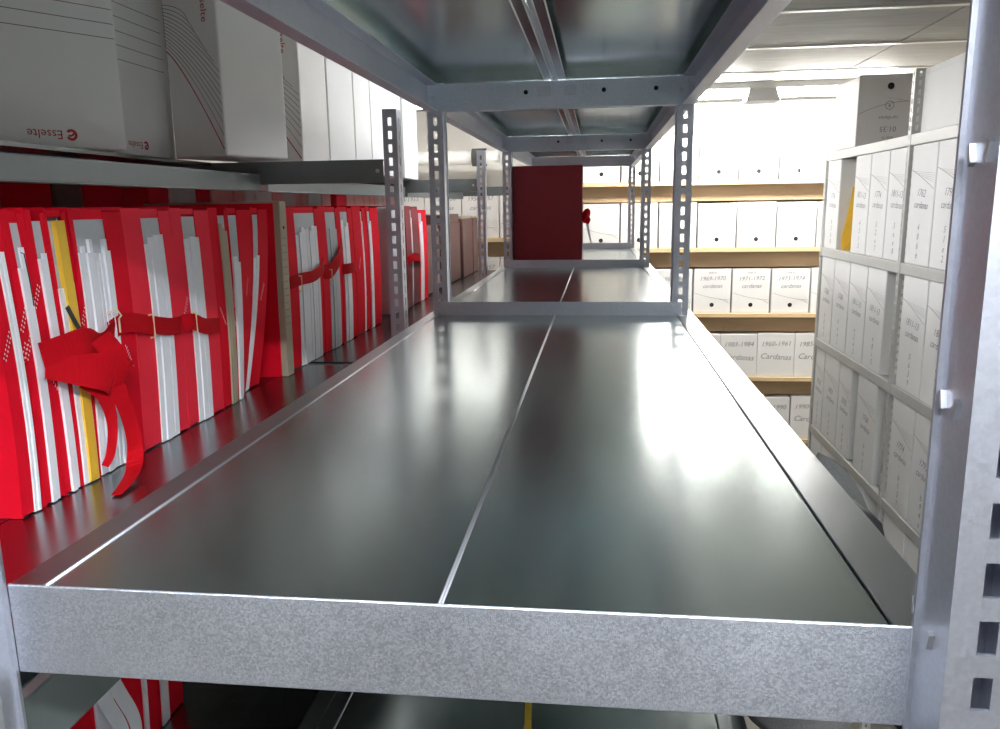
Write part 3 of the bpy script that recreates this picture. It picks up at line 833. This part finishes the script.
# yellow webbing on the lower shelf
m = MB(); m.ribbon([(.262, .30, -.4392), (.255, .42, -.4392), (.2515, .47, -.4388), (.245, .55, -.4388), (.238, .66, -.4392)], (1, 0, 0), .0085, .0022)
o = m.build('webbing_strap', M['cord'], None, .0005); o['label'] = 'yellow webbing strap lying on the shelf below the front beam'; o['category'] = 'strap'

# ------------------------------------------------------------------ room
RX0, RX1, RY0, RY1, CZ = -1.62, 2.05, -4.4, 4.56, .75
def sbox(name, m, *b):
    mb = MB(); mb.box(*b); return struct(mb.build(name, m))
sbox('floor', M['floor'], RX0 - .1, RX1 + .1, RY0 - .1, RY1 + .1, FLOOR - .1, FLOOR)
sbox('wall_left', M['wall'], RX0 - .1, RX0, RY0, RY1, FLOOR, CZ + .06)
sbox('wall_right', M['wall'], RX1, RX1 + .1, RY0, RY1, FLOOR, CZ + .06)
sbox('wall_back', M['wall'], RX0 - .1, RX1 + .1, RY1, RY1 + .1, FLOOR, CZ + .06)
sbox('wall_front', M['wall'], RX0 - .1, RX1 + .1, RY0 - .1, RY0, FLOOR, CZ + .06)
mb = MB()
ys = [RY0] + [y for y in [2.895 + .59 * k for k in range(-13, 4)] if RY0 < y < RY1] + [RY1]
xs = [RX0] + [x for x in [1.41 + .60 * k for k in range(-5, 2)] if RX0 < x < RX1] + [RX1]
for ya, yb in zip(ys, ys[1:]):
    for xa, xb in zip(xs, xs[1:]):
        mb.box(xa + .003, xb - .003, ya + .012, yb - .012, CZ, CZ + .012)
mb.box(RX0, RX1, RY0, RY1, CZ + .013, CZ + .06)
struct(mb.build('ceiling', M['ceiling'], None, .002))
for i, y in enumerate(ys[1:-1]):
    mb = MB(); mb.box(RX0, RX1, y - .014, y + .014, CZ - .004, CZ + .004)
    struct(mb.build('trim_%d' % (i + 1), M['ceilstrip'], None, .001))

# pipe along the far wall
t = thing('pipe', 'white painted pipe with a grey coupling running along the far wall at upper left', 'pipe', (-.4, 4.30, .46))
m = MB(); m.tube([(-1.2, 0, 0), (.35, 0, 0)], .040, 20); m.build('tube', M['pipe'], t, smooth=True)
m = MB(); m.tube([(.005, 0, 0), (.085, 0, 0)], .050, 20); m.build('coupling', M['fabric'], t, smooth=True)
m = MB(); m.tube([(.17, 0, 0), (.22, 0, 0)], .047, 20); m.build('coupling', M['pipe'], t, smooth=True)
for xx in (-.25, .30):
    m = MB(); m.box(xx - .01, xx + .01, -.006, .006, .03, CZ - .46 - .001); m.build('hanger', M['lampgrey'], t)

# ------------------------------------------------------------------ ceiling lamps and added fill lamps
def lamp(label, x, y, z, rz, length, tube_mat, cap=True, hood=None):
    t = thing('ceiling_lamp', label, 'lamp', (x, y, z), rz, None)
    m = MB(); m.box(-length / 2, length / 2, -.045, .045, .030, .062); m.build('housing', M['lampbody'], t, .003)
    for s in (-1, 1):
        m = MB(); m.box(s * length / 2 - .02, s * length / 2 + .02, -.04, .04, -.012, .03); m.build('end_cap', M['lampbody'], t, .003)
    for yy in (-.024, .024):
        m = MB(); m.tube([(-length / 2 + .02, yy, .008), (length / 2 - .02, yy, .008)], .013, 12); m.build('fluorescent_tube', tube_mat, t, smooth=True)
    if hood:      # hood added to limit the light: sides reach below the tubes
        m = MB(); a = .10; hl = length / 2 + .10
        for sg, dp in ((-1, hood[0]), (1, hood[1])): m.box(-hl, hl, min(sg * a, sg * (a + .003)), max(sg * a, sg * (a + .003)), -dp, .061)
        for sg in (-1, 1): m.box(min(sg * hl, sg * (hl + .003)), max(sg * hl, sg * (hl + .003)), -a, a, -max(hood), .061)
        m.box(-hl, hl, -a, -.0455, .058, .061); m.box(-hl, hl, .0455, a, .058, .061)
        m.build('hood', M['lampgrey'], t)
    if cap:
        m = MB()
        vs = [(-.062, -.055, .03), (.062, -.055, .03), (.062, .055, .03), (-.062, .055, .03), (-.080, -.070, -.030), (.080, -.070, -.030), (.080, .070, -.030), (-.080, .070, -.030)]
        m.add(vs, [(0, 1, 2, 3), (7, 6, 5, 4), (0, 4, 5, 1), (1, 5, 6, 2), (2, 6, 7, 3), (3, 7, 4, 0)]); m.build('ballast_cover', M['lampgrey'], t, .003)
    return t
lamp('lit fluorescent ceiling lamp with a grey cover, above the far end of the aisle', 1.10, 3.80, .688, 0, 1.24, M['tube_far'])
lamp('lit fluorescent ceiling lamp above the far end on the left', -.75, 3.85, .688, 0, 1.24, M['tube_left'], False)
lamp('unseen fluorescent ceiling lamp behind the camera, with an added hood', .52, -.80, .688, 0, .84, M['tube_near'], False, (.08, .042))  # unseen lamp; hood added to keep its light off the upper boxes
lamp('unseen hooded fill lamp added above the first bay of the bare rack', .30, 1.35, .688, math.pi / 2, .90, M['tube_fill'], False, (.012, .075))  # added to brighten the nearer aisle boxes, out of view
lamp('unseen hooded fill lamp added above the far bays of the bare rack', .16, 2.60, .688, math.pi / 2, 1.24, M['tube_fill'], False, (.012, .012))  # added fill for the aisle rack, hidden by the upper shelf

# ------------------------------------------------------------------ world, camera, view
w = D.worlds.new('world'); SC.world = w; w.use_nodes = True
w.node_tree.nodes['Background'].inputs[0].default_value = (.8, .85, 1, 1)
w.node_tree.nodes['Background'].inputs[1].default_value = .05
cam = D.cameras.new('camera'); co = D.objects.new('camera', cam); COL.objects.link(co)
co.location = (.32816201, -.34296967, .18638276); co.rotation_euler = (1.37340483, .01522744, .12182274)
cam.sensor_width = 36.; cam.sensor_fit = 'HORIZONTAL'; cam.lens = 793.79 / 1000 * 36
cam.clip_start = .01; cam.clip_end = 50
SC.camera = co
vs = SC.view_settings
vs.view_transform = 'Standard'; vs.look = 'None'; vs.gamma = 1.; vs.use_curve_mapping = False
vs.exposure = 0.0
SC.cycles.max_bounces = 10; SC.cycles.diffuse_bounces = 5; SC.cycles.glossy_bounces = 6
SC.cycles.use_denoising = True
SC.cycles.sample_clamp_indirect = 8.
